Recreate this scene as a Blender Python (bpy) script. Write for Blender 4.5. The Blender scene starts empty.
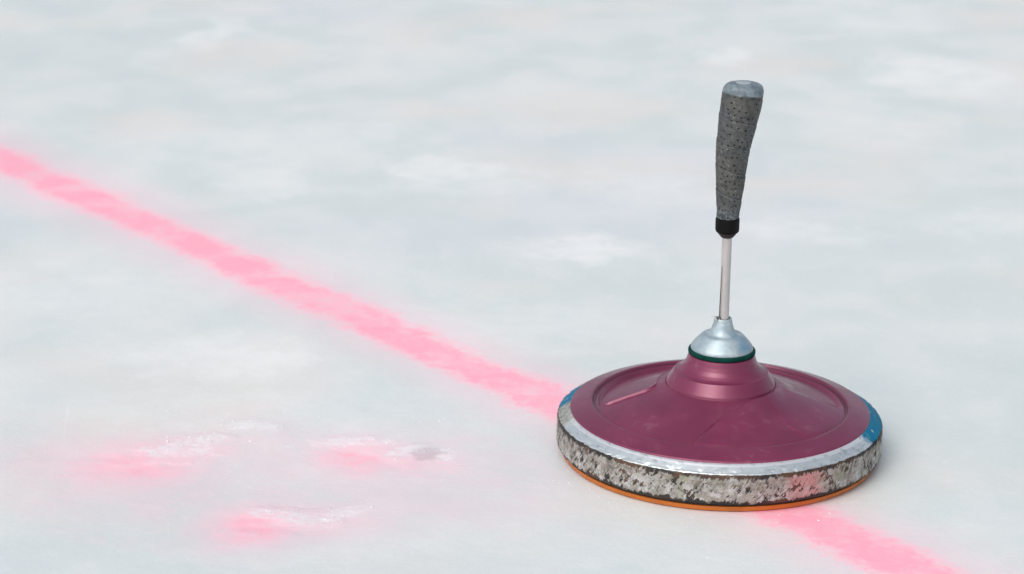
import bpy, bmesh, math, random
from mathutils import Matrix, Vector, noise
random.seed(7)
S = bpy.context.scene
COL = S.collection
R = math.radians
PI = math.pi

# ------------------------------------------------------------ helpers
def sstep(a, b, x):
    if a == b: return 0.0 if x < a else 1.0
    t = min(1, max(0, (x-a)/(b-a)))
    return t*t*(3-2*t)

def link(name, verts, faces, mat, parent=None, smooth=True, sharp=None):
    me = bpy.data.meshes.new(name)
    me.from_pydata(verts, [], faces)
    me.update()
    if smooth:
        for p in me.polygons: p.use_smooth = True
    if sharp is not None:
        me.set_sharp_from_angle(angle=R(sharp))
    me.materials.append(mat)
    o = bpy.data.objects.new(name, me)
    COL.objects.link(o)
    if parent: o.parent = parent
    return o

def lathe(prof, segs=240, disp=None, close_top=False, close_bot=False, closed=False, center=None):
    """prof: list of (r, z). disp(r,z,theta)->(dr,dz)."""
    V, F = [], []
    n = len(prof)
    for (r, z) in prof:
        for k in range(segs):
            t = 2*PI*k/segs
            dr, dz = disp(r, z, t) if disp else (0, 0)
            rr = r+dr
            cx = center(z) if center else 0
            V.append((cx+rr*math.cos(t), rr*math.sin(t), z+dz))
    m = n if closed else n-1
    for i in range(m):
        j = (i+1) % n
        for k in range(segs):
            k2 = (k+1) % segs
            F.append((i*segs+k, i*segs+k2, j*segs+k2, j*segs+k))
    if close_bot:
        r, z = prof[0]; V.append(((center(z) if center else 0), 0, z)); c = len(V)-1
        for k in range(segs): F.append((c, (k+1) % segs, k))
    if close_top:
        r, z = prof[-1]; V.append(((center(z) if center else 0), 0, z+(disp(0, z, 0)[1] if disp else 0))); c = len(V)-1
        b = (n-1)*segs
        for k in range(segs): F.append((c, b+k, b+(k+1) % segs))
    return V, F

def dense(prof, step):
    out = [prof[0]]
    for a, b in zip(prof, prof[1:]):
        d = math.hypot(b[0]-a[0], b[1]-a[1]); k = max(1, int(round(d/step)))
        for i in range(1, k+1):
            out.append((a[0]+(b[0]-a[0])*i/k, a[1]+(b[1]-a[1])*i/k))
    return out

def crom(pts, per=8):
    """Catmull-Rom through 2-D points."""
    out = []
    P = [pts[0]]+list(pts)+[pts[-1]]
    for i in range(1, len(P)-2):
        p0, p1, p2, p3 = P[i-1], P[i], P[i+1], P[i+2]
        for k in range(per):
            t = k/per
            out.append(tuple(.5*((2*b)+(c-a)*t+(2*a-5*b+4*c-d)*t*t+(-a+3*b-3*c+d)*t**3) for a, b, c, d in zip(p0, p1, p2, p3)))
    out.append(tuple(pts[-1]))
    return out

def tube(pts, rad, segs=12):
    V, F = [], []
    pts = [Vector(p) for p in pts]
    for i, p in enumerate(pts):
        d = (pts[min(i+1, len(pts)-1)]-pts[max(i-1, 0)]).normalized()
        a = d.cross(Vector((.2, 1, .1))).normalized(); b = d.cross(a)
        r = rad if not callable(rad) else rad(i/(len(pts)-1))
        for k in range(segs):
            t = 2*PI*k/segs
            V.append(tuple(p+a*r*math.cos(t)+b*r*math.sin(t)))
    for i in range(len(pts)-1):
        for k in range(segs):
            k2 = (k+1) % segs
            F.append((i*segs+k, i*segs+k2, (i+1)*segs+k2, (i+1)*segs+k))
    F.append(tuple(range(segs-1, -1, -1))); F.append(tuple(range((len(pts)-1)*segs, len(pts)*segs)))
    return V, F

class N:
    """terse node builder"""
    def __init__(s, name):
        s.m = bpy.data.materials.new(name); s.m.use_nodes = True
        s.t = s.m.node_tree; s.t.nodes.clear()
        s.out = s.t.nodes.new('ShaderNodeOutputMaterial')
        s.b = s.t.nodes.new('ShaderNodeBsdfPrincipled')
        s.t.links.new(s.b.outputs[0], s.out.inputs[0])
    def put(s, sock, v):
        if isinstance(v, bpy.types.NodeSocket): s.t.links.new(v, sock)
        elif isinstance(v, (tuple, list)):
            v = tuple(v)
            if sock.type == 'RGBA' and len(v) == 3: v = v+(1,)
            sock.default_value = v
        else: sock.default_value = v
    def set(s, **k):
        names = dict(color='Base Color', rough='Roughness', metal='Metallic', normal='Normal', spec='Specular IOR Level', coat='Coat Weight', coatr='Coat Roughness', trans='Transmission Weight', ior='IOR', sss='Subsurface Weight', tint='Specular Tint', sheen='Sheen Weight')
        for a, v in k.items(): s.put(s.b.inputs[names[a]], v)
    def math(s, op, a, b=0, c=None, clamp=False):
        n = s.t.nodes.new('ShaderNodeMath'); n.operation = op; n.use_clamp = clamp
        s.put(n.inputs[0], a); s.put(n.inputs[1], b)
        if c is not None: s.put(n.inputs[2], c)
        return n.outputs[0]
    def mix(s, f, a, b, blend='MIX'):
        n = s.t.nodes.new('ShaderNodeMix'); n.data_type = 'RGBA'; n.blend_type = blend
        s.put(n.inputs[0], f); s.put(n.inputs[6], a); s.put(n.inputs[7], b)
        return n.outputs[2]
    def ramp(s, x, lo, hi, a=0.0, b=1.0, smooth=True):
        n = s.t.nodes.new('ShaderNodeMapRange'); n.interpolation_type = 'SMOOTHSTEP' if smooth else 'LINEAR'
        s.put(n.inputs[0], x); s.put(n.inputs[1], lo); s.put(n.inputs[2], hi); s.put(n.inputs[3], a); s.put(n.inputs[4], b)
        return n.outputs[0]
    def noise(s, vec, scale, detail=3, rough=.5, dist=0, out=0):
        n = s.t.nodes.new('ShaderNodeTexNoise'); s.put(n.inputs['Vector'], vec)
        n.inputs['Scale'].default_value = scale; n.inputs['Detail'].default_value = detail
        n.inputs['Roughness'].default_value = rough; n.inputs['Distortion'].default_value = dist
        return n.outputs[out]
    def voro(s, vec, scale, feature='F1', out='Distance'):
        n = s.t.nodes.new('ShaderNodeTexVoronoi'); n.feature = feature; s.put(n.inputs['Vector'], vec)
        n.inputs['Scale'].default_value = scale
        return n.outputs[out]
    def map(s, vec, scale=(1, 1, 1), loc=(0, 0, 0), rot=(0, 0, 0)):
        n = s.t.nodes.new('ShaderNodeMapping'); s.put(n.inputs[0], vec)
        n.inputs[1].default_value = loc; n.inputs[2].default_value = rot; n.inputs[3].default_value = scale
        return n.outputs[0]
    def pos(s):
        n = s.t.nodes.new('ShaderNodeNewGeometry'); return n.outputs['Position']
    def obj(s):
        n = s.t.nodes.new('ShaderNodeTexCoord'); return n.outputs['Object']
    def uv(s):
        n = s.t.nodes.new('ShaderNodeTexCoord'); return n.outputs['UV']
    def sep(s, v):
        n = s.t.nodes.new('ShaderNodeSeparateXYZ'); s.put(n.inputs[0], v); return n.outputs
    def comb(s, x, y, z=0):
        n = s.t.nodes.new('ShaderNodeCombineXYZ'); s.put(n.inputs[0], x); s.put(n.inputs[1], y); s.put(n.inputs[2], z); return n.outputs[0]
    def vadd(s, a, b):
        n = s.t.nodes.new('ShaderNodeVectorMath'); n.operation = 'ADD'; s.put(n.inputs[0], a); s.put(n.inputs[1], b); return n.outputs[0]
    def vscale(s, a, k):
        n = s.t.nodes.new('ShaderNodeVectorMath'); n.operation = 'SCALE'; s.put(n.inputs[0], a); s.put(n.inputs['Scale'], k); return n.outputs[0]
    def vsub(s, a, b):
        n = s.t.nodes.new('ShaderNodeVectorMath'); n.operation = 'SUBTRACT'; s.put(n.inputs[0], a); s.put(n.inputs[1], b); return n.outputs[0]
    def bump(s, h, strength=.5, dist=.001, normal=None):
        n = s.t.nodes.new('ShaderNodeBump'); s.put(n.inputs['Height'], h)
        n.inputs['Strength'].default_value = strength; n.inputs['Distance'].default_value = dist
        if normal: s.put(n.inputs['Normal'], normal)
        return n.outputs[0]

# ------------------------------------------------------------ the ice
A0 = (-0.8713, 0.8719)                 # a point of the red line's axis
LU = (0.68706, -0.72660)               # its direction
LN = (0.72660, 0.68706)
# dye patches: x, y, half length, half width, turn, strength
DYE = [(-.474, -.084, .078, .074, .15, .82), (-.446, -.056, .080, .056, .5, .55), (-.522, -.082, .085, .075, 0, .38),
       (-.296, -.046, .058, .052, -.7, .84), (-.256, -.056, .080, .050, -.2, .50),
       (-.354, -.198, .050, .056, .1, .90), (-.318, -.186, .092, .052, .25, .48)]
# milky patches: x, y, half length x, half width y, strength
MILK = [(-.459, 0.195, .075, .060, 0.48), (-.776, 1.672, .035, .11, 0.60), (-.540, 0.821, .05, .07, 0.43), (-.585, 0.947, .11, .11, 0.28),
        (-.343, 0.898, .055, .055, 0.60), (-.28, 0.850, .09, .06, 0.31), (-.475, 1.035, .10, .08, 0.31), (-.150, 0.590, .062, .035, 0.60),
        (-.008, 1.601, .045, .06, 0.60), (.295, 1.516, .10, .12, 0.60), (.218, 1.977, .12, .15, 0.31), (-.696, 0.372, .12, .07, 0.31),
        (-.601, 0.402, .06, .05, 0.27), (-.22, 0.319, .10, .07, 0.33), (.086, 0.661, .06, .05, 0.39), (-.086, 0.835, .08, .07, 0.27),
        (.204, 1.185, .09, .1, 0.27), (.314, 0.753, .08, .05, 0.27), (-.40, 0.058, .12, .05, 0.21), (-.30, -0.241, .1, .03, 0.17)]
# crusts of scraped snow beside the dye patches: polylines (x, y, half width, height)
CRUST = [[(-.470, -.052, .008, .0006), (-.448, -.048, .018, .0011), (-.432, -.030, .018, .0014), (-.417, -.014, .009, .0012)],
         [(-.356, -.172, .007, .0007), (-.340, -.174, .010, .0013), (-.318, -.182, .012, .0013), (-.298, -.178, .011, .0012), (-.280, -.156, .008, .0009)],
         [(-.330, -.014, .008, .0006), (-.300, -.006, .010, .0008), (-.278, -.008, .006, .0006)],
         [(-.268, -.032, .006, .0006), (-.252, -.022, .008, .0009), (-.228, -.026, .008, .0009), (-.222, -.044, .007, .0007)],
         [(-.412, .010, .010, .0007), (-.395, .020, .010, .0009), (-.378, .012, .008, .0007)]]

def segd(px, py, a, b):
    dx, dy = b[0]-a[0], b[1]-a[1]
    t = max(0, min(1, ((px-a[0])*dx+(py-a[1])*dy)/(dx*dx+dy*dy)))
    return math.hypot(px-a[0]-t*dx, py-a[1]-t*dy), a[2]+(b[2]-a[2])*t, a[3]+(b[3]-a[3])*t

def hgt(x, y):
    """relief of the ice, in metres; flat where the stock rests"""
    m = sstep(.15, .22, math.hypot(x, y))
    far = 1-sstep(3, 8, math.hypot(x, y))
    h = 0
    if far > 0:
        h += .0011*noise.noise((x*5.5, y*4.5, 1.3))+.0006*noise.noise((x*14, y*11, 4.1))
        h += .00022*noise.noise((x*40, y*34, 9.1))
        h *= m*far
    if -.62 < x < -.1 and -.3 < y < .15:
        for c in CRUST:
            for a, b in zip(c, c[1:]):
                n1 = noise.noise((x*70, y*70, 2.2)); n2 = noise.noise((x*190, y*190, 5.2)); n3 = noise.noise((x*420, y*420, 3.2))
                d, w, hh = segd(x+.006*n1+.003*n2, y+.006*noise.noise((x*70, y*70, 8.2))+.002*n3, a, b)
                if d < w*1.7:
                    h = max(h, .65*hh*(1-sstep(w*.35, w*1.7, d))*(.85+.5*n2+.3*n3)+.2*h)
        for (cx, cy, L, Wd, tr, st) in DYE:            # shallow scrapes where the dye shows
            ux, uy = math.cos(tr), math.sin(tr); dx, dy = x-cx, y-cy
            q = ((dx*ux+dy*uy)/(L*.6))**2+((-dx*uy+dy*ux)/(Wd*.45))**2
            if q < 4: h -= .0010*st*math.exp(-q)*(1+.8*noise.noise((x*60, y*60, 7.7)))
    return h

def ice_material():
    n = N('frosted_ice')
    p = n.pos()
    s = n.sep(p)
    w1 = n.vsub(n.noise(p, 9, 4, .6, out=1), (.5, .5, .5))
    w2 = n.vsub(n.noise(p, 55, 3, .6, out=1), (.5, .5, .5))
    pw = n.vadd(p, n.vadd(n.vscale(w1, .20), n.vscale(w2, .050)))       # wandering coordinates
    pw2 = n.vadd(p, n.vadd(n.vscale(w1, .026), n.vscale(w2, .020)))
    sw = n.sep(pw); s2 = n.sep(pw2)
    # clear blue-grey ice against milky ice
    big = n.noise(n.map(p, (1.5, 1.0, 1)), 2.2, 4, .55, .6)
    med = n.noise(n.map(p, (1.0, .8, 1), (3, 1, 0)), 9, 4, .55, .4)
    fine = n.noise(p, 60, 4, .6)
    f = n.ramp(n.math('ADD', n.math('MULTIPLY', big, .55), n.math('MULTIPLY', med, .45)), .36, .64)
    col = n.mix(f, (.622, .690, .682), (.722, .750, .742))
    tone = n.noise(n.map(p, (1, 1, 1), (7, 3, 0)), 1.7, 2, .5)
    col = n.mix(n.math('MULTIPLY', n.ramp(tone, .48, .70), .3), col, (.665, .690, .740))
    warm = n.noise(n.map(p, (1, 1, 1), (1, 9, 0)), 3.1, 3, .5)
    col = n.mix(n.math('MULTIPLY', n.ramp(warm, .50, .68), .6), col, (.745, .722, .675))
    col = n.mix(n.math('MULTIPLY', n.ramp(fine, .5, .75), .25), col, (.80, .81, .82))
    # faint scratches from skates and stocks
    scr = None
    for (ang, sc, off) in ((.62, 1.0, 0), (-.35, .8, 5), (1.35, 1.2, 9)):
        v = n.noise(n.map(n.map(p, rot=(0, 0, ang)), (4*sc, 190*sc, 1), (off, off, 0)), 1, 2, .5)
        k = n.math('MULTIPLY', n.ramp(v, .70, .76), n.ramp(n.noise(n.map(p, (1, 1, 1), (off, 0, 3)), 6, 2), .50, .62))
        scr = k if scr is None else n.math('MAXIMUM', scr, k)
    col = n.mix(n.math('MULTIPLY', scr, .35), col, (.86, .87, .87))
    # air bubbles and frost grain
    bub = n.math('MULTIPLY', n.ramp(n.voro(p, 170), .22, .08), n.ramp(n.noise(n.map(p, loc=(4, 4, 4)), 12, 3), .50, .66))
    col = n.mix(n.math('MULTIPLY', bub, .30), col, (.88, .89, .89))
    grain = n.noise(p, 320, 3, .7)
    col = n.mix(n.ramp(grain, .35, .65, .10, 0), col, (.45, .49, .50))
    # milky patches frozen in
    acc = None
    for (cx, cy, lx, ly, st) in MILK:
        dx = n.math('MULTIPLY', n.math('SUBTRACT', sw[0], cx), 1/lx); dy = n.math('MULTIPLY', n.math('SUBTRACT', sw[1], cy), 1/ly)
        q = n.math('ADD', n.math('MULTIPLY', dx, dx), n.math('MULTIPLY', dy, dy))
        g = n.ramp(q, 2.3, .0, 0, st)
        acc = g if acc is None else n.math('MAXIMUM', acc, g)
    acc = n.math('MULTIPLY', acc, n.ramp(n.noise(n.map(p, loc=(5, 5, 5)), 24, 5, .65), .30, .62, .35, 1.0))
    col = n.mix(acc, col, (.86, .875, .865))
    # red dye: the line
    perp = n.math('ADD', n.math('MULTIPLY', n.math('SUBTRACT', s2[0], A0[0]), LN[0]), n.math('MULTIPLY', n.math('SUBTRACT', s2[1], A0[1]), LN[1]))
    along = n.math('ADD', n.math('MULTIPLY', n.math('SUBTRACT', s[0], A0[0]), LU[0]), n.math('MULTIPLY', n.math('SUBTRACT', s[1], A0[1]), LU[1]))
    rag = n.math('MULTIPLY', n.math('SUBTRACT', n.noise(p, 120, 4, .65), .5), .030)
    wob = n.math('MULTIPLY', n.math('SUBTRACT', n.noise(n.map(p, loc=(3, 1, 1)), 11, 2, .5), .5), .022)
    perp = n.math('ADD', n.math('ADD', perp, n.math('ADD', rag, wob)), n.ramp(along, 1.15, 1.45, 0, .013))
    ap = n.math('MULTIPLY', n.math('ABSOLUTE', perp), n.ramp(along, .0, .9, .80, 1.0))
    core = n.ramp(ap, .052, .012)
    halo = n.ramp(ap, .095, .020, 0, .30)
    patch = n.math('MULTIPLY', n.ramp(n.noise(n.map(p, (1, 1, 1), (2, 2, 0)), 17, 5, .62), .32, .64, .78, 1.0), n.ramp(n.noise(p, 75, 4, .7), .32, .55, .88, 1.0))
    line = n.math('MULTIPLY', n.math('MAXIMUM', core, halo), patch)
    dye = line
    for (cx, cy, L, Wd, tr, st) in DYE:
        ux, uy = math.cos(tr), math.sin(tr)
        dx = n.math('SUBTRACT', s2[0], cx); dy = n.math('SUBTRACT', s2[1], cy)
        a = n.math('MULTIPLY', n.math('ADD', n.math('MULTIPLY', dx, ux), n.math('MULTIPLY', dy, uy)), 1/L)
        b = n.math('MULTIPLY', n.math('ADD', n.math('MULTIPLY', dx, -uy), n.math('MULTIPLY', dy, ux)), 1/Wd)
        q = n.math('ADD', n.math('MULTIPLY', a, a), n.math('MULTIPLY', b, b))
        g = n.math('MULTIPLY', n.math('POWER', 2.718, n.math('MULTIPLY', q, -1.4)), st*.98)
        g = n.math('MULTIPLY', g, n.ramp(n.noise(p, 45, 4, .6), .25, .7, .7, 1.05))
        dye = n.math('MAXIMUM', dye, g)
    # a faint wash of dye carried round the patches
    dx = n.math('MULTIPLY', n.math('ADD', sw[0], .36), 1/.27); dy = n.math('MULTIPLY', n.math('ADD', sw[1], .095), 1/.15)
    q = n.math('ADD', n.math('MULTIPLY', dx, dx), n.math('MULTIPLY', dy, dy))
    wash = n.math('MULTIPLY', n.ramp(q, 1.3, .1, 0, .24), n.ramp(n.noise(p, 16, 4, .6, 1), .3, .7, .45, 1.1))
    dye = n.math('MAXIMUM', dye, wash)
    # scraped snow covers the dye
    snow = None
    for c in CRUST:
        for a, b in zip(c, c[1:]):
            mx, my = (a[0]+b[0])/2, (a[1]+b[1])/2; ll = math.hypot(b[0]-a[0], b[1]-a[1])/2+.006
            ux, uy = (b[0]-a[0])/(2*ll-.012), (b[1]-a[1])/(2*ll-.012); ww = (a[2]+b[2])/2*.95
            dx = n.math('SUBTRACT', s2[0], mx); dy = n.math('SUBTRACT', s2[1], my)
            e = n.math('MULTIPLY', n.math('ADD', n.math('MULTIPLY', dx, ux), n.math('MULTIPLY', dy, uy)), 1/ll)
            g = n.math('MULTIPLY', n.math('ADD', n.math('MULTIPLY', dx, -uy), n.math('MULTIPLY', dy, ux)), 1/ww)
            q = n.ramp(n.math('ADD', n.math('MULTIPLY', e, e), n.math('MULTIPLY', g, g)), 1.6, .4)
            snow = q if snow is None else n.math('MAXIMUM', snow, q)
    snow = n.math('MULTIPLY', snow, n.ramp(n.noise(p, 110, 4, .6), .30, .58))
    dye = n.math('MULTIPLY', dye, n.math('SUBTRACT', 1, n.math('MULTIPLY', snow, .50)))
    col = n.mix(n.math('MULTIPLY', snow, .40), col, (.90, .89, .90))
    deep = n.ramp(dye, .60, 1.0)
    dcol = n.mix(deep, (1.0, .53, .63), (1.0, .42, .53))
    col = n.mix(n.ramp(dye, 0, .92, 0, 1, smooth=False), col, dcol)
    # a grey smudge of grit in the ice
    dx = n.math('MULTIPLY', n.math('ADD', s2[0], .240), 1/.011); dy = n.math('MULTIPLY', n.math('ADD', s2[1], .032), 1/.014)
    q = n.math('ADD', n.math('MULTIPLY', dx, dx), n.math('MULTIPLY', dy, dy))
    col = n.mix(n.math('MULTIPLY', n.ramp(q, 1.6, .3), .45), col, (.42, .34, .36))
    # small dark specks
    spk = n.math('MULTIPLY', n.ramp(n.voro(p, 38), .05, .02), n.ramp(n.noise(p, 5, 2), .60, .66))
    col = n.mix(n.math('MULTIPLY', spk, .35), col, (.34, .30, .29))
    n.set(color=col)
    # surface: frosted, a little wet in places
    rough = n.ramp(n.math('ADD', n.math('MULTIPLY', med, .6), n.math('MULTIPLY', fine, .4)), .3, .7, .30, .52)
    n.set(rough=rough, spec=.45, ior=1.31)
    hb = n.math('ADD', n.math('MULTIPLY', n.noise(p, 90, 5, .6), .7), n.math('MULTIPLY', n.noise(n.map(p, (1, 5, 1), rot=(0, 0, .62)), 42, 3, .6), .3))
    bm = n.bump(hb, .32, .0016)
    hf = n.noise(p, 480, 3, .7)
    n.set(normal=n.bump(hf, .25, .0004, bm))
    return n.m
ICE = ice_material()

def axis_lines(segs):
    out = []
    for a, b, st in segs:
        k = max(1, int(round((b-a)/st)))
        out += [a+(b-a)*i/k for i in range(k)]
    return out+[segs[-1][1]]
def grow(start, end, st, ratio=1.35):
    v = []; x = start; d = st
    while x < end: v.append(x); x += d; d *= ratio
    return v+[end]
xs = [-a for a in grow(1.75, 120, .03)][::-1][:-1]+axis_lines([(-1.75, -.60, .012), (-.60, -.20, .0022), (-.20, .30, .008), (.30, 1.1, .012)])[:-1]+grow(1.1, 120, .03)
ys = [-a for a in grow(.45, 120, .03)][::-1][:-1]+axis_lines([(-.45, -.25, .008), (-.25, .05, .0022), (.05, .4, .008), (.4, 3.0, .014)])[:-1]+grow(3.0, 150, .03)
HV = [[hgt(x, y) for x in xs] for y in ys]
def in_line(x, y):
    if not (-1.7 < x < 1.05 and -.44 < y < 2.9): return False
    pr = (x-A0[0])*LN[0]+(y-A0[1])*LN[1]+.016*noise.noise((x*9, y*9, 3))
    return abs(pr) < .036
def in_patch(x, y, grp):
    if not (-.65 < x < -.15 and -.32 < y < .1): return False
    v = 0
    for (cx, cy, L, Wd, tr, st) in grp:
        ux, uy = math.cos(tr), math.sin(tr); dx, dy = x-cx+.01*noise.noise((x*30, y*30, 1)), y-cy+.01*noise.noise((x*30, y*30, 6))
        v = max(v, st*math.exp(-1.4*(((dx*ux+dy*uy)/L)**2+((-dx*uy+dy*ux)/Wd)**2)))
    return v > .36
# one continuous surface, its faces shared out: the line and the dye patches are frozen INTO the ice
def which(x, y):
    if in_line(x, y): return 1
    for k, g in enumerate((DYE[0:3], DYE[3:5], DYE[5:7])):
        if in_patch(x, y, g): return 2+k
    return 0
def nrm(i, j):
    i0, i1, j0, j1 = max(i-1, 0), min(i+1, len(xs)-1), max(j-1, 0), min(j+1, len(ys)-1)
    return Vector((-(HV[j][i1]-HV[j][i0])/(xs[i1]-xs[i0]), -(HV[j1][i]-HV[j0][i])/(ys[j1]-ys[j0]), 1)).normalized()
bins = [[] for _ in range(5)]
for j in range(len(ys)-1):
    for i in range(len(xs)-1):
        bins[which((xs[i]+xs[i+1])/2, (ys[j]+ys[j+1])/2)].append((i, j))
for k, cells in enumerate(bins):
    idx, V, F, NO = {}, [], [], []
    def v(i, j):
        if (i, j) not in idx:
            idx[(i, j)] = len(V); V.append((xs[i], ys[j], HV[j][i])); NO.append(nrm(i, j))
        return idx[(i, j)]
    for (i, j) in cells: F.append((v(i, j), v(i+1, j), v(i+1, j+1), v(i, j+1)))
    o = link(('ice', 'red_line', 'red_dye_patch', 'red_dye_patch', 'red_dye_patch')[k], V, F, ICE)
    o.data.normals_split_custom_set_from_vertices(NO)
    o['kind'] = 'structure'

# loose shavings of ice lying on the scrapes
def shavings():
    n = N('snow_shavings')
    n.set(color=(.78, .79, .80), rough=.7, spec=.2)
    V, F = [], []
    def chip(x, y, s):
        bm = bmesh.new(); bmesh.ops.create_icosphere(bm, subdivisions=1, radius=1)
        rz = random.uniform(0, 6.3); fl = random.uniform(.25, .6); el = random.uniform(.7, 1.7)
        M = Matrix.Translation((x, y, hgt(x, y)+s*fl*.35)) @ Matrix.Rotation(rz, 4, 'Z') @ Matrix.Rotation(random.uniform(-.4, .4), 4, 'X') @ Matrix.Diagonal((s*el, s, s*fl, 1))
        b = len(V)
        for v in bm.verts:
            k = 1+random.uniform(-.3, .3); V.append(tuple(M @ (v.co*k)))
        for f in bm.faces: F.append(tuple(b+v.index for v in f.verts))
        bm.free()
    for c in CRUST:
        for a, b in zip(c, c[1:]):
            for _ in range(9):
                t = random.random(); w = a[2]+(b[2]-a[2])*t
                x = a[0]+(b[0]-a[0])*t+random.gauss(0, w*.8); y = a[1]+(b[1]-a[1])*t+random.gauss(0, w*.9)
                chip(x, y, random.uniform(.0003, .0009) if random.random() < .9 else random.uniform(.0009, .0014))
    for _ in range(50):
        chip(random.uniform(-.48, -.22), random.gauss(-.0, .035), random.uniform(.0003, .0010))
    for _ in range(16):                                   # a few pushed up against the stock
        t = random.uniform(-2.6, -.6); r = .137+abs(random.gauss(0, .012))
        chip(r*math.cos(t), r*math.sin(t), random.uniform(.0003, .0011))
    for _ in range(30):
        chip(random.uniform(-.9, .3), random.uniform(-.25, .9), random.uniform(.0003, .0010))
    o = link('ice_shavings', V, F, n.m, smooth=False)
    o['kind'] = 'stuff'; o['label'] = 'tiny loose white ice shavings scattered over the scraped ice'; o['category'] = 'ice shavings'
shavings()

# ------------------------------------------------------------ materials of the stock
def mat_ring():
    n = N('worn_steel_ring')
    p = n.obj(); s = n.sep(p)
    ang = n.math('ARCTAN2', s[1], s[0])
    rad = n.math('SQRT', n.math('ADD', n.math('MULTIPLY', s[0], s[0]), n.math('MULTIPLY', s[1], s[1])))
    z = s[2]
    n1 = n.noise(p, 95, 6, .65, .4); n2 = n.noise(n.map(p, loc=(3, 0, 1)), 240, 5, .65); n3 = n.noise(n.map(p, loc=(0, 5, 1)), 38, 4, .6)
    n4 = n.noise(n.map(p, loc=(8.31, 5.2, 1.4)), 210, 6, .75, .5)
    cyl = n.map(n.comb(n.math('MULTIPLY', ang, .135), z, 0), loc=(.37, .11, 0), rot=(0, 0, .55))
    sm = n.noise(n.map(cyl, (1, .22, 1)), 420, 5, .7)        # slanting scrape marks
    sm2 = n.noise(n.map(n.comb(n.math('MULTIPLY', ang, .135), z, 0), (.25, 1, 1), (3, 0, 0)), 260, 5, .7)
    n4 = n.math('ADD', n.math('MULTIPLY', n4, .5), n.math('MULTIPLY', sm, .5))
    base = n.mix(n.ramp(n3, .38, .62), (.42, .36, .32), (.42, .44, .42))
    base = n.mix(n.ramp(n1, .45, .65), base, (.56, .55, .54))
    base = n.mix(n.math('MULTIPLY', n.ramp(n2, .42, .60, 1, 0), .65), base, (.20, .19, .165))
    base = n.mix(n.math('MULTIPLY', n.ramp(n.noise(n.map(p, loc=(1, 1, 7)), 60, 4, .6), .54, .66), .55), base, (.25, .26, .17))
    n5 = n.math('ADD', n.math('MULTIPLY', n.noise(n.map(p, loc=(6, 1, 3)), 130, 7, .78), .5), n.math('ADD', n.math('MULTIPLY', sm, .3), n.math('MULTIPLY', sm2, .2)))
    base = n.mix(n.math('MULTIPLY', n.ramp(n.math('ADD', n5, n.math('MULTIPLY', n.math('SUBTRACT', n2, .5), .35)), .46, .57), n.ramp(z, .012, .024, .35, .8)), base, n.mix(n.ramp(n3, .42, .58), (.095, .090, .075), (.13, .075, .045)))
    base = n.mix(n.math('MULTIPLY', n.ramp(n.noise(n.map(p, loc=(0, 2, 9)), 75, 5, .7), .50, .60), n.ramp(z, .030, .012, .3, .9)), base, (.53, .52, .51))
    # red rubbed on where it crossed the line
    pk = n.ramp(n.math('ABSOLUTE', n.math('SUBTRACT', ang, -1.03)), .17, .05)
    base = n.mix(n.math('MULTIPLY', pk, n.ramp(n1, .35, .6, .35, .8)), base, (.55, .24, .23))
    # black and rust-brown chips, thickest along both edges
    edge = n.math('MAXIMUM', n.ramp(z, .0275, .0325), n.ramp(z, .0125, .0080))
    thr = n.math('ADD', .536, n.math('MULTIPLY', edge, -.110))
    mask = n.math('SUBTRACT', n.math('ADD', n.math('MULTIPLY', n4, .6), n.math('MULTIPLY', n1, .4)), thr)
    chips = n.ramp(mask, -.016, .020)
    ccol = n.mix(n.ramp(n3, .45, .6), (.016, .014, .012), (.085, .042, .022))
    side = n.mix(chips, base, ccol)
    # bevel: bright rubbed metal, blue stretches on both sides
    top = n.ramp(n.math('ADD', z, n.math('MULTIPLY', n.math('SUBTRACT', n2, .5), .0022)), .0322, .0330)
    steel = n.mix(n.math('MULTIPLY', n.ramp(n1, .50, .68), .6), (.74, .80, .80), (.52, .58, .58))
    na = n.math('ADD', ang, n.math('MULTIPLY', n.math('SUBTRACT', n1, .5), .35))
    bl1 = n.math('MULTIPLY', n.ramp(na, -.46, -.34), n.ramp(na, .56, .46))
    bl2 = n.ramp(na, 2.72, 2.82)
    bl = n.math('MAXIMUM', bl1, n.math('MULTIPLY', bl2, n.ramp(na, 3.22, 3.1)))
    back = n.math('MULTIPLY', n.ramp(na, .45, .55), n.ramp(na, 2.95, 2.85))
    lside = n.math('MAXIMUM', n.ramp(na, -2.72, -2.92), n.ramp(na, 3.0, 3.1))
    grey = n.mix(n.ramp(n2, .4, .6), (.20, .22, .20), (.42, .43, .40))
    steel = n.mix(n.ramp(z, .0366, .0372), steel, (.96, .97, .97))  # inner lip drawn as a white line in the colour
    scr = n.ramp(n.noise(n.map(p, (1, 1, 4), (2, 2, 0)), 120, 4, .6), .57, .62)
    steel = n.mix(n.math('MULTIPLY', scr, .35), steel, (.25, .27, .27))
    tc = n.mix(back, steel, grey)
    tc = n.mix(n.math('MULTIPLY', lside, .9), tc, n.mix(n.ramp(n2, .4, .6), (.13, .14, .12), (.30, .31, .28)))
    tc = n.mix(n.math('MULTIPLY', bl, n.ramp(n2, .70, .60, .4, 1.0)), tc, (.0, .15, .27))
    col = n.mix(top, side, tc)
    n.set(color=col)
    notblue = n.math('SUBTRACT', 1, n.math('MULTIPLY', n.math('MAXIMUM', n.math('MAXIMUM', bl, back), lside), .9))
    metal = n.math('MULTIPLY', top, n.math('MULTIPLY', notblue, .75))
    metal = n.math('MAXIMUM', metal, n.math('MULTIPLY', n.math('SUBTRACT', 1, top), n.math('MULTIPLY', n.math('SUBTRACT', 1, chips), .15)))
    n.set(metal=metal, rough=n.ramp(n.math('MULTIPLY', top, notblue), 0, 1, .55, .30), spec=n.ramp(bl, 0, 1, .5, .2))
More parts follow.
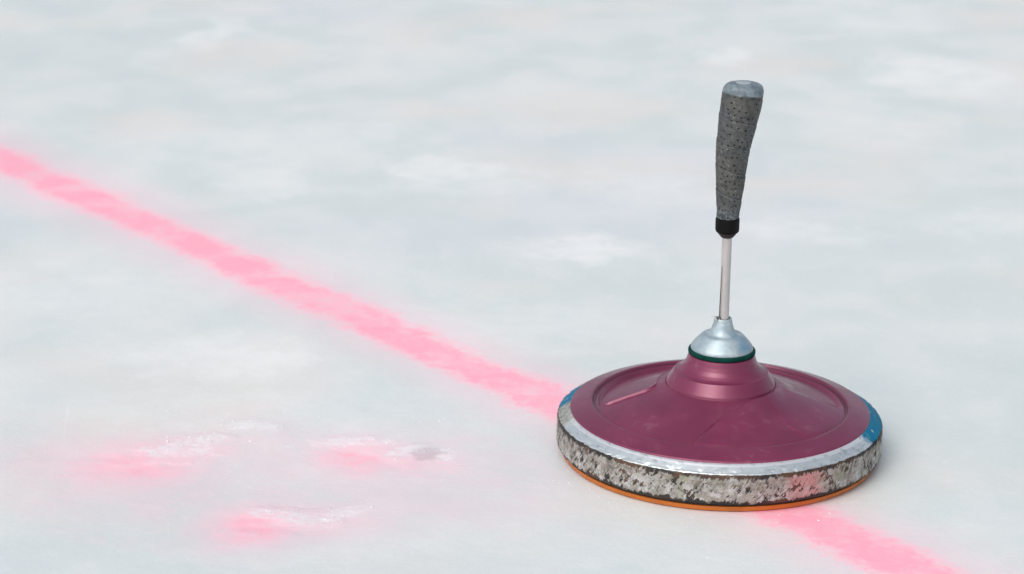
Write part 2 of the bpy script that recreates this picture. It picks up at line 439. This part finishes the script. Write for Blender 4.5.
    hh = n.math('ADD', n.math('MULTIPLY', chips, -.8), n.math('MULTIPLY', n2, .7))
    hh = n.math('MULTIPLY', hh, n.ramp(top, 0, 1, 1, .12))
    n.set(normal=n.bump(hh, .6, .0007))
    return n.m

def mat_body():
    n = N('plum_satin_body')
    p = n.obj(); s = n.sep(p)
    rad = n.math('SQRT', n.math('ADD', n.math('MULTIPLY', s[0], s[0]), n.math('MULTIPLY', s[1], s[1])))
    n1 = n.noise(p, 22, 3, .5, .3); n2 = n.noise(n.map(p, loc=(4, 1, 0)), 120, 5, .65, .5); n3 = n.noise(n.map(p, loc=(2, 7, 0)), 420, 3, .6)
    col = n.mix(n.ramp(n1, .35, .65), (.178, .021, .066), (.212, .029, .082))
    # whitish film of dried water
    col = n.mix(n.math('MULTIPLY', n.math('MULTIPLY', n.ramp(n2, .52, .66), n.ramp(n1, .48, .62)), .12), col, (.62, .34, .42))
    # dirt that has settled by the groove
    gro = n.ramp(n.math('ABSOLUTE', n.math('SUBTRACT', rad, .1030)), .011, .001)
    d = n.math('MULTIPLY', n.ramp(n2, .52, .60), n.math('ADD', .12, n.math('MULTIPLY', gro, .6)))
    col = n.mix(d, col, (.16, .025, .055))
    gl = n.ramp(n.math('ABSOLUTE', n.math('SUBTRACT', rad, .1044)), .0013, .0004)  # groove line darkened in the colour so the recess reads deeper
    col = n.mix(n.math('MULTIPLY', gl, n.ramp(n1, .35, .6, .35, .8)), col, (.06, .010, .022))
    nicks = n.math('MULTIPLY', n.ramp(n.voro(p, 95), .10, .05), n.ramp(n.noise(p, 30, 2), .56, .60))
    col = n.mix(n.math('MULTIPLY', nicks, .6), col, (.12, .02, .05))
    n.set(coat=.5, coatr=.18)
    n.set(color=col, metal=.30, rough=n.ramp(n.math('ADD', n.math('MULTIPLY', n1, .5), n.math('MULTIPLY', n2, .5)), .35, .65, .38, .48), spec=.45)
    n.set(normal=n.bump(n.math('ADD', n.math('MULTIPLY', n3, .35), n.math('MULTIPLY', n1, .6)), .16, .0005))
    return n.m

def mat_simple(name, col, rough=.4, metal=0, var=.15, scale=80, bump=.15, bd=.0005, col2=None):
    n = N(name); p = n.obj()
    a = n.noise(p, scale, 5, .6)
    c2 = col2 if col2 else tuple(c*(1-var*2) for c in col)
    n.set(color=n.mix(n.ramp(a, .35, .65), col, c2), rough=n.ramp(a, .3, .7, rough*.85, min(1, rough*1.25)), metal=metal)
    n.set(normal=n.bump(n.noise(p, scale*3, 4, .6), bump, bd))
    return n.m

def mat_cone():
    n = N('pale_satin_metal'); p = n.obj(); s = n.sep(p)
    a = n.noise(p, 120, 5, .6, .4); b = n.noise(n.map(p, loc=(3, 3, 3)), 45, 3, .5)
    col = n.mix(n.ramp(a, .4, .65), (.35, .44, .48), (.46, .54, .57))
    ang = n.math('ARCTAN2', s[1], s[0])
    bl = n.math('MULTIPLY', n.math('MULTIPLY', n.ramp(n.math('ABSOLUTE', n.math('ADD', ang, .55)), .55, .1), n.ramp(n.math('ABSOLUTE', n.math('SUBTRACT', s[2], .101)), .010, .002)), n.ramp(b, .35, .6, .3, 1))
    col = n.mix(n.math('MULTIPLY', bl, .7), col, (.10, .27, .42))
    wear = n.ramp(n.noise(n.map(p, loc=(9, 3, 3)), 260, 4, .7), .60, .66)
    col = n.mix(n.math('MULTIPLY', wear, .4), col, (.25, .30, .32))
    n.set(color=col, metal=.45, rough=n.ramp(a, .3, .7, .40, .54))
    n.set(normal=n.bump(a, .12, .0004))
    return n.m

def mat_grip():
    n = N('perforated_grip_tape'); uv = n.uv(); s = n.sep(uv)     # u = turn 0..1, v = height in metres
    p = n.obj()
    v2 = n.math('ADD', s[1], n.math('MULTIPLY', s[0], .012))
    cu = n.math('MULTIPLY', s[0], 19); cv = n.math('MULTIPLY', v2, 1/.0050)
    row = n.math('FLOOR', cv)
    cu = n.math('ADD', cu, n.math('MULTIPLY', n.math('MODULO', row, 2), .42))
    colm = n.math('FLOOR', cu)
    wn = n.t.nodes.new('ShaderNodeTexWhiteNoise'); wn.noise_dimensions = '2D'; n.put(wn.inputs['Vector'], n.comb(colm, row))
    ws = n.sep(wn.outputs['Color'])
    du = n.math('SUBTRACT', n.math('SUBTRACT', cu, colm), n.math('ADD', .3, n.math('MULTIPLY', ws[0], .4)))
    dv = n.math('SUBTRACT', n.math('SUBTRACT', cv, row), n.math('ADD', .25, n.math('MULTIPLY', ws[1], .5)))
    d = n.math('SQRT', n.math('ADD', n.math('MULTIPLY', n.math('MULTIPLY', du, du), .55), n.math('MULTIPLY', dv, dv)))
    size = n.math('MULTIPLY', n.ramp(ws[2], .22, .30), n.math('ADD', .085, n.math('MULTIPLY', ws[0], .07)))
    hole = n.ramp(n.math('SUBTRACT', d, size), .05, -.03)
    a = n.noise(p, 75, 4, .6, .4); b = n.noise(n.map(p, loc=(2, 2, 2)), 420, 4, .7); c = n.noise(n.map(p, loc=(5, 2, 2)), 30, 3, .6)
    col = n.mix(n.ramp(a, .35, .65), (.050, .058, .061), (.090, .099, .100))
    col = n.mix(n.math('MULTIPLY', n.ramp(c, .42, .62), .5), col, (.100, .094, .078))
    col = n.mix(n.math('MULTIPLY', n.ramp(b, .56, .64), .5), col, (.055, .060, .06))
    col = n.mix(n.math('MULTIPLY', n.ramp(b, .42, .34), .45), col, (.26, .28, .28))
    low = n.ramp(s[1], .2185, .211)
    col = n.mix(n.math('MULTIPLY', low, .7), col, n.mix(n.ramp(b, .4, .6), (.035, .045, .055), (.16, .20, .22)))
    e = n.noise(n.map(p, loc=(2, 8, 2)), 190, 5, .7)
    col = n.mix(n.math('MULTIPLY', n.ramp(e, .50, .60), .7), col, (.035, .040, .043))
    # seam of each turn of tape
    q = n.math('FRACT', n.math('ADD', n.math('MULTIPLY', s[1], 1/.021), s[0]))
    seam = n.ramp(n.math('ABSOLUTE', n.math('SUBTRACT', q, .5)), .022, .004)
    col = n.mix(n.math('MULTIPLY', seam, .3), col, (.03, .035, .04))
    col = n.mix(hole, col, (.010, .011, .012))
    n.set(color=col, rough=n.ramp(a, .3, .7, .48, .66), spec=.35)
    hh = n.math('SUBTRACT', n.math('MULTIPLY', b, .35), n.math('ADD', hole, n.math('MULTIPLY', seam, .6)))
    n.set(normal=n.bump(hh, .6, .0006))
    return n.m

M_ring, M_body, M_grip, M_cone = mat_ring(), mat_body(), mat_grip(), mat_cone()
M_sole = mat_simple('orange_sole', (.56, .15, .016), .38, 0, .08, 60)
M_gap = mat_simple('gap_shade', (.020, .016, .015), .6, 0, .2)
M_green = mat_simple('dark_green_gasket', (.000, .045, .034), .8, 0, .15, 120)
M_shaft = mat_simple('light_rod', (.52, .505, .49), .34, .35, .04, 60, .06)
M_black = mat_simple('black_collar', (.003, .003, .003), .5, 0, .1, 90)
M_taper = mat_simple('grey_collar_tip', (.05, .045, .045), .5, .0, .1, 90)
M_cap = mat_simple('pale_grip_cap', (.20, .25, .28), .42, 0, .2, 170, .5, .0007, col2=(.105, .138, .162))
M_disc = mat_simple('grip_cap_disc', (.36, .42, .45), .5, 0, .1, 200)
M_wire = mat_simple('wire', (.06, .055, .055), .4, .5, .1)

for m_ in (M_black, M_green, M_taper):
    for nd in m_.node_tree.nodes:
        if nd.type == 'BSDF_PRINCIPLED': nd.inputs['Specular IOR Level'].default_value = .15

# ------------------------------------------------------------ the ice stock
root = bpy.data.objects.new('ice_stock', None); COL.objects.link(root)
root.location = (0, 0, 0); root.empty_display_size = .1
root['label'] = 'plum red ice stock with grey handle and worn steel ring on the red line'
root['category'] = 'ice stock'

# running sole
V, F = lathe([(.02, .0002), (.1275, .0002), (.1302, .0010), (.1306, .0022), (.1306, .0046), (.127, .0050), (.02, .0050)], closed=True)
link('running_sole', V, F, M_sole, root, sharp=35)
V, F = lathe([(.10, .0052), (.1300, .0052), (.1300, .0078), (.10, .0078)], closed=True)  # dark ring standing in for the shaded gap above the sole
link('dark_gap_fill', V, F, M_gap, root, sharp=35)

# steel ring: side with dents, bevel, inner lip
def ring_disp(r, z, t):
    x, y = r*math.cos(t), r*math.sin(t)
    n1 = noise.noise((x*45, y*45, z*45)); n2 = noise.noise((x*160+3, y*160, z*160)); n3 = noise.noise((x*420, y*420, z*420+7))
    k = sstep(.126, .134, r)
    edge = max(sstep(.0300, .0328, z)*(1-sstep(.0334, .0350, z)), 1-sstep(.0072, .0094, z))
    e = edge*max(0, n2+.4*n3-.05)*.0016
    return (-k*(.00025*n1+.00022*n2+.00012*n3+.6*e+.0001), -k*edge*.0007*max(0, n2) if z > .02 else k*edge*.0008*max(0, n2))
prof = [(.118, .0072), (.1325, .0072), (.1340, .0079), (.1349, .0096), (.1352, .0200), (.1350, .0290), (.1346, .0318), (.1338, .0330), (.1322, .0339), (.1262, .0379), (.1248, .0385), (.1230, .0386), (.118, .0380)]
V, F = lathe(dense(prof, .0007), 1100, ring_disp, closed=True)
link('steel_ring', V, F, M_ring, root, sharp=60)

# body: rim, groove, dome with pressed-in lobes, hub
def adiff(a, b): return (a-b+PI) % (2*PI)-PI
def curve_at(r, pts):
    if r <= pts[0][0]: return pts[0][1]
    for (r0, a0), (r1, a1) in zip(pts, pts[1:]):
        if r <= r1: return a0+(a1-a0)*(r-r0)/(r1-r0)
    return pts[-1][1]
CRE = crom([(.0450, R(-34)), (.0475, R(-50)), (.0520, R(-64)), (.0580, R(-76)), (.066, R(-86)), (.075, R(-92.5)), (.085, R(-97)), (.095, R(-100)), (.104, R(-102))], 10)
def lobe(r, t, a0, a1, rin, dep, shw, lip=0):
    """pressed-in lobe between two radial edges, round at the hub end; shw = sharpness of its first edge"""
    mid = (a0+a1)/2; half = (a1-a0)/2
    u = adiff(t, mid)*r                                    # arc length from the middle
    w = half*r
    e = w-abs(u)
    x = r-rin
    rc = .011                                      # rounded inner corners
    if x < rc and e < rc: e = rc-math.hypot(rc-x, rc-e)
    else: e = min(e, x)
    return dep*sstep(-.0002, shw, e)-lip*math.exp(-((e+.0002)/.0009)**2)
def body_disp(r, z, t):
    dz = 0
    if .0462 < r < .1035:
        env = sstep(.0462, .050, r)*(1-sstep(.0985, .1018, r))
        inner = 1-sstep(.0985, .1018, r)
        dz -= lobe(r, t, R(104), R(193), .0530, .0042, .0060, .0018*sstep(.0505, .056, r)*(1-sstep(.092, .1005, r)))*inner
        dz -= lobe(r, t, R(-4), R(82), .0500, .0030, .016)*inner
        s = adiff(t, curve_at(r, CRE))*r                  # curved step in front of the hub
        fade = 1-sstep(.066, .092, r)*.85
        dz -= .0024*math.exp(-((s+.0006)/.0010)**2)*env*fade
        dz += .0026*sstep(-.0012, .0012, s)*(1-sstep(.012, .055, s))*env*fade
        s2 = adiff(t, R(-43)-.10*math.sin((r-.045)*45))*r
        dz += .0006*sstep(-.002, .002, s2)*(1-sstep(.006, .03, s2))*env
        dz += .00015*noise.noise((r*math.cos(t)*30, r*math.sin(t)*30, 2))
    dz += .00004*noise.noise((r*math.cos(t)*110, r*math.sin(t)*110, z*110))
    return (0, dz)
prof = [(.1180, .0370), (.1236, .0370), (.1243, .0382), (.1241, .0391), (.1234, .0398), (.1190, .0413), (.1130, .0432), (.1085, .0446), (.1068, .0449), (.1060, .0447), (.1053, .0436), (.1048, .0424), (.1040, .0421), (.1028, .0427)]
dome = [(.1005, .0438), (.0975, .0449), (.090, .0475), (.080, .0508), (.070, .0540), (.060, .0571), (.052, .0597), (.0470, .0615)]
hub = [(.0458, .0617), (.0453, .0613), (.0450, .0620), (.0447, .0634), (.0392, .0722), (.0388, .0727), (.0383, .0729), (.0372, .0731), (.0362, .0735), (.0345, .0745), (.0320, .0767), (.0300, .0796), (.0286, .0830), (.0277, .0861), (.0272, .0875), (.0262, .0880), (.010, .0882)]
V, F = lathe(dense(prof+dome+hub, .0007), 900, body_disp)
link('body', V, F, M_body, root, sharp=24)

# gasket, mounting cone
V, F = lathe(crom([(.0255, .0896), (.0274, .0901), (.0278, .0914), (.0276, .0927), (.0266, .0934), (.0250, .0935)], 5), 160)
link('gasket', V, F, M_green, root).location.z = -.0017
def cone_disp(r, z, t):
    dz = dr = 0
    if z > .1145 and r < .0078:
        d = abs(adiff(t, R(-150)))
        dz -= .0024*(1-sstep(.15, .5, d))*sstep(.1150, .1185, z)
        dz += .0005*math.sin(t*2+1)
    dr += .00012*noise.noise((r*math.cos(t)*90, r*math.sin(t)*90, z*90))
    return dr, dz
prof = crom([(.0250, .0926), (.0256, .0934), (.0256, .0948), (.0248, .0966), (.0222, .0997), (.0192, .1030), (.0172, .1050), (.0158, .1058), (.0144, .1058), (.0126, .1060), (.0108, .1076), (.0092, .1108), (.0080, .1148), (.0072, .1178), (.0068, .1192), (.0061, .1197), (.0054, .1190), (.0052, .1165)], 6)
V, F = lathe(prof, 200, cone_disp)
link('mounting_cone', V, F, M_cone, root).location.z = -.0015

# shaft
AX = .0006
V, F = lathe(crom([(.0041, .110), (.0041, .125), (.0040, .150), (.0040, .175), (.0040, .193)], 4), 64, close_top=True, center=lambda z: AX)
link('shaft', V, F, M_shaft, root, sharp=50)
# frayed wire caught beside the shaft
w = link('wire', *tube(crom([(-.0026, -.0033, .165), (-.0028, -.0032, .145), (-.0031, -.0032, .128), (-.0028, -.0037, .1215), (-.0015, -.0046, .1175)], 8), lambda t: .00015+.0004*t), M_wire, root)
w.location.z = -.0015
w2 = link('wire_end', *tube(crom([(-.0046, -.0048, .1180), (-.0058, -.0050, .1205), (-.0076, -.0050, .1222), (-.0096, -.0048, .1214)], 8), lambda t: .0006*(1-.4*t)), M_shaft, w)

# collar, grip, end cap on a bent centre line
CL = [(.186, .0006), (.200, .0004), (.206, .0005), (.219, .0008), (.233, .0013), (.251, .0018), (.262, .0024), (.285, .0054), (.309, .0085), (.322, .0088)]
CLd = crom(CL, 12)
def center(z):
    if z <= CLd[0][0]: return CLd[0][1]
    for (z0, c0), (z1, c1) in zip(CLd, CLd[1:]):
        if z <= z1: return c0+(c1-c0)*(z-z0)/max(1e-9, z1-z0)
    return CLd[-1][1]
V, F = lathe(crom([(.0040, .1888), (.0046, .1888), (.0060, .1902), (.0080, .1928), (.0088, .1938)], 4), 96, center=center)
link('collar_tip', V, F, M_taper, root).location.z = -.0018
V, F = lathe(crom([(.0082, .1932), (.0092, .1940), (.0097, .1955), (.0098, .1990), (.0098, .2030), (.0096, .2052), (.0090, .2058), (.0080, .2058)], 5), 96, center=center)
link('collar', V, F, M_black, root).location.z = -.0020
GR = crom([(.206, .0090), (.2075, .0092), (.212, .0095), (.219, .0102), (.233, .0114), (.251, .0129), (.262, .0137), (.285, .0157), (.300, .0165), (.3105, .0166)], 14)
prof = [(r, z) for z, r in GR]
def grip_disp(r, z, t):
    q = (z/.021+t/(2*PI)-.5) % 1.0
    sw = .00035*(q-.5)-.0004*(1-sstep(.0, .06, min(q, 1-q)))
    x, y = math.cos(t)*.012, math.sin(t)*.012
    return sw+.00025*noise.noise((x*110, y*110, z*110))+.00012*noise.noise((x*350, y*350, z*350)), 0
segs = 220
V, F = lathe(dense(prof, .0006), segs, grip_disp, center=center)
g = link('grip', V, F, M_grip, root); g.location.z = -.0022
uvl = g.data.uv_layers.new(name='tape')
for poly in g.data.polygons:
    ks = [g.data.loops[li].vertex_index for li in poly.loop_indices]
    us = [(k % segs)/segs for k in ks]
    if max(us)-min(us) > .5: us = [u+1 if u < .5 else u for u in us]
    for li, k, u in zip(poly.loop_indices, ks, us): uvl.data[li].uv = (u, V[k][2])
def cap_disp(r, z, t):
    x, y = r*math.cos(t), r*math.sin(t)
    return .0002*noise.noise((x*120, y*120, z*120)), .0006*math.sin(3*t)*(1 if z < .3106 else 0)+.0002*noise.noise((x*150, y*150, 3))
prof = crom([(.0160, .3092), (.01655, .3098), (.01660, .3112), (.0163, .3130), (.0153, .3153), (.0134, .3169), (.0108, .3178), (.0060, .3182), (.0006, .3183)], 6)
V, F = lathe(prof, 128, cap_disp, close_top=True, center=center)
cap = link('end_cap', V, F, M_cap, root); cap.location.z = -.0026
V, F = lathe([(.0062, .3172), (.0062, .3184), (.0058, .3187), (.0010, .3188)], 64, close_top=True, center=lambda z: .0088)
link('cap_disc', V, F, M_disc, cap, sharp=40)

# ------------------------------------------------------------ light
W = bpy.data.worlds.new('World'); S.world = W; W.use_nodes = True
nt = W.node_tree; bg = nt.nodes['Background']
sky = nt.nodes.new('ShaderNodeTexSky'); sky.sky_type = 'NISHITA'; sky.sun_disc = False
EL, AZ = R(50), R(-152)                                    # AZ clockwise from +Y
sky.sun_elevation = EL; sky.sun_rotation = AZ
sky.air_density = 1.0; sky.dust_density = 4.0; sky.ozone_density = 1.0
hs = nt.nodes.new('ShaderNodeHueSaturation'); hs.inputs['Saturation'].default_value = .50
nt.links.new(sky.outputs[0], hs.inputs['Color']); nt.links.new(hs.outputs[0], bg.inputs[0])
bg.inputs[1].default_value = .15
L = bpy.data.lights.new('sun', 'SUN'); L.energy = .9; L.angle = R(55); L.color = (1, .965, .92)
so = bpy.data.objects.new('sun', L); COL.objects.link(so)
d = Vector((math.sin(AZ)*math.cos(EL), math.cos(AZ)*math.cos(EL), math.sin(EL)))
so.rotation_euler = d.to_track_quat('Z', 'Y').to_euler(); so.location = d*5

# ------------------------------------------------------------ camera
cam = bpy.data.cameras.new('camera'); cam.lens = 85; cam.sensor_width = 36
cam.clip_start = .05; cam.clip_end = 1000
co = bpy.data.objects.new('camera', cam); COL.objects.link(co)
Rm = Matrix.Rotation(R(4.85), 3, 'Z') @ Matrix.Rotation(R(90-17.35), 3, 'X') @ Matrix.Rotation(R(.75), 3, 'Z')
co.matrix_world = Matrix.Translation((-0.013423, -1.897539, 0.732507)) @ Rm.to_4x4()
cam.dof.use_dof = True; cam.dof.focus_distance = 1.93; cam.dof.aperture_fstop = 8
S.camera = co
S.render.engine = 'CYCLES'
S.render.resolution_x, S.render.resolution_y = 1024, 574
S.view_settings.view_transform = 'Standard'; S.view_settings.look = 'None'
S.view_settings.gamma = 1; S.view_settings.exposure = .08
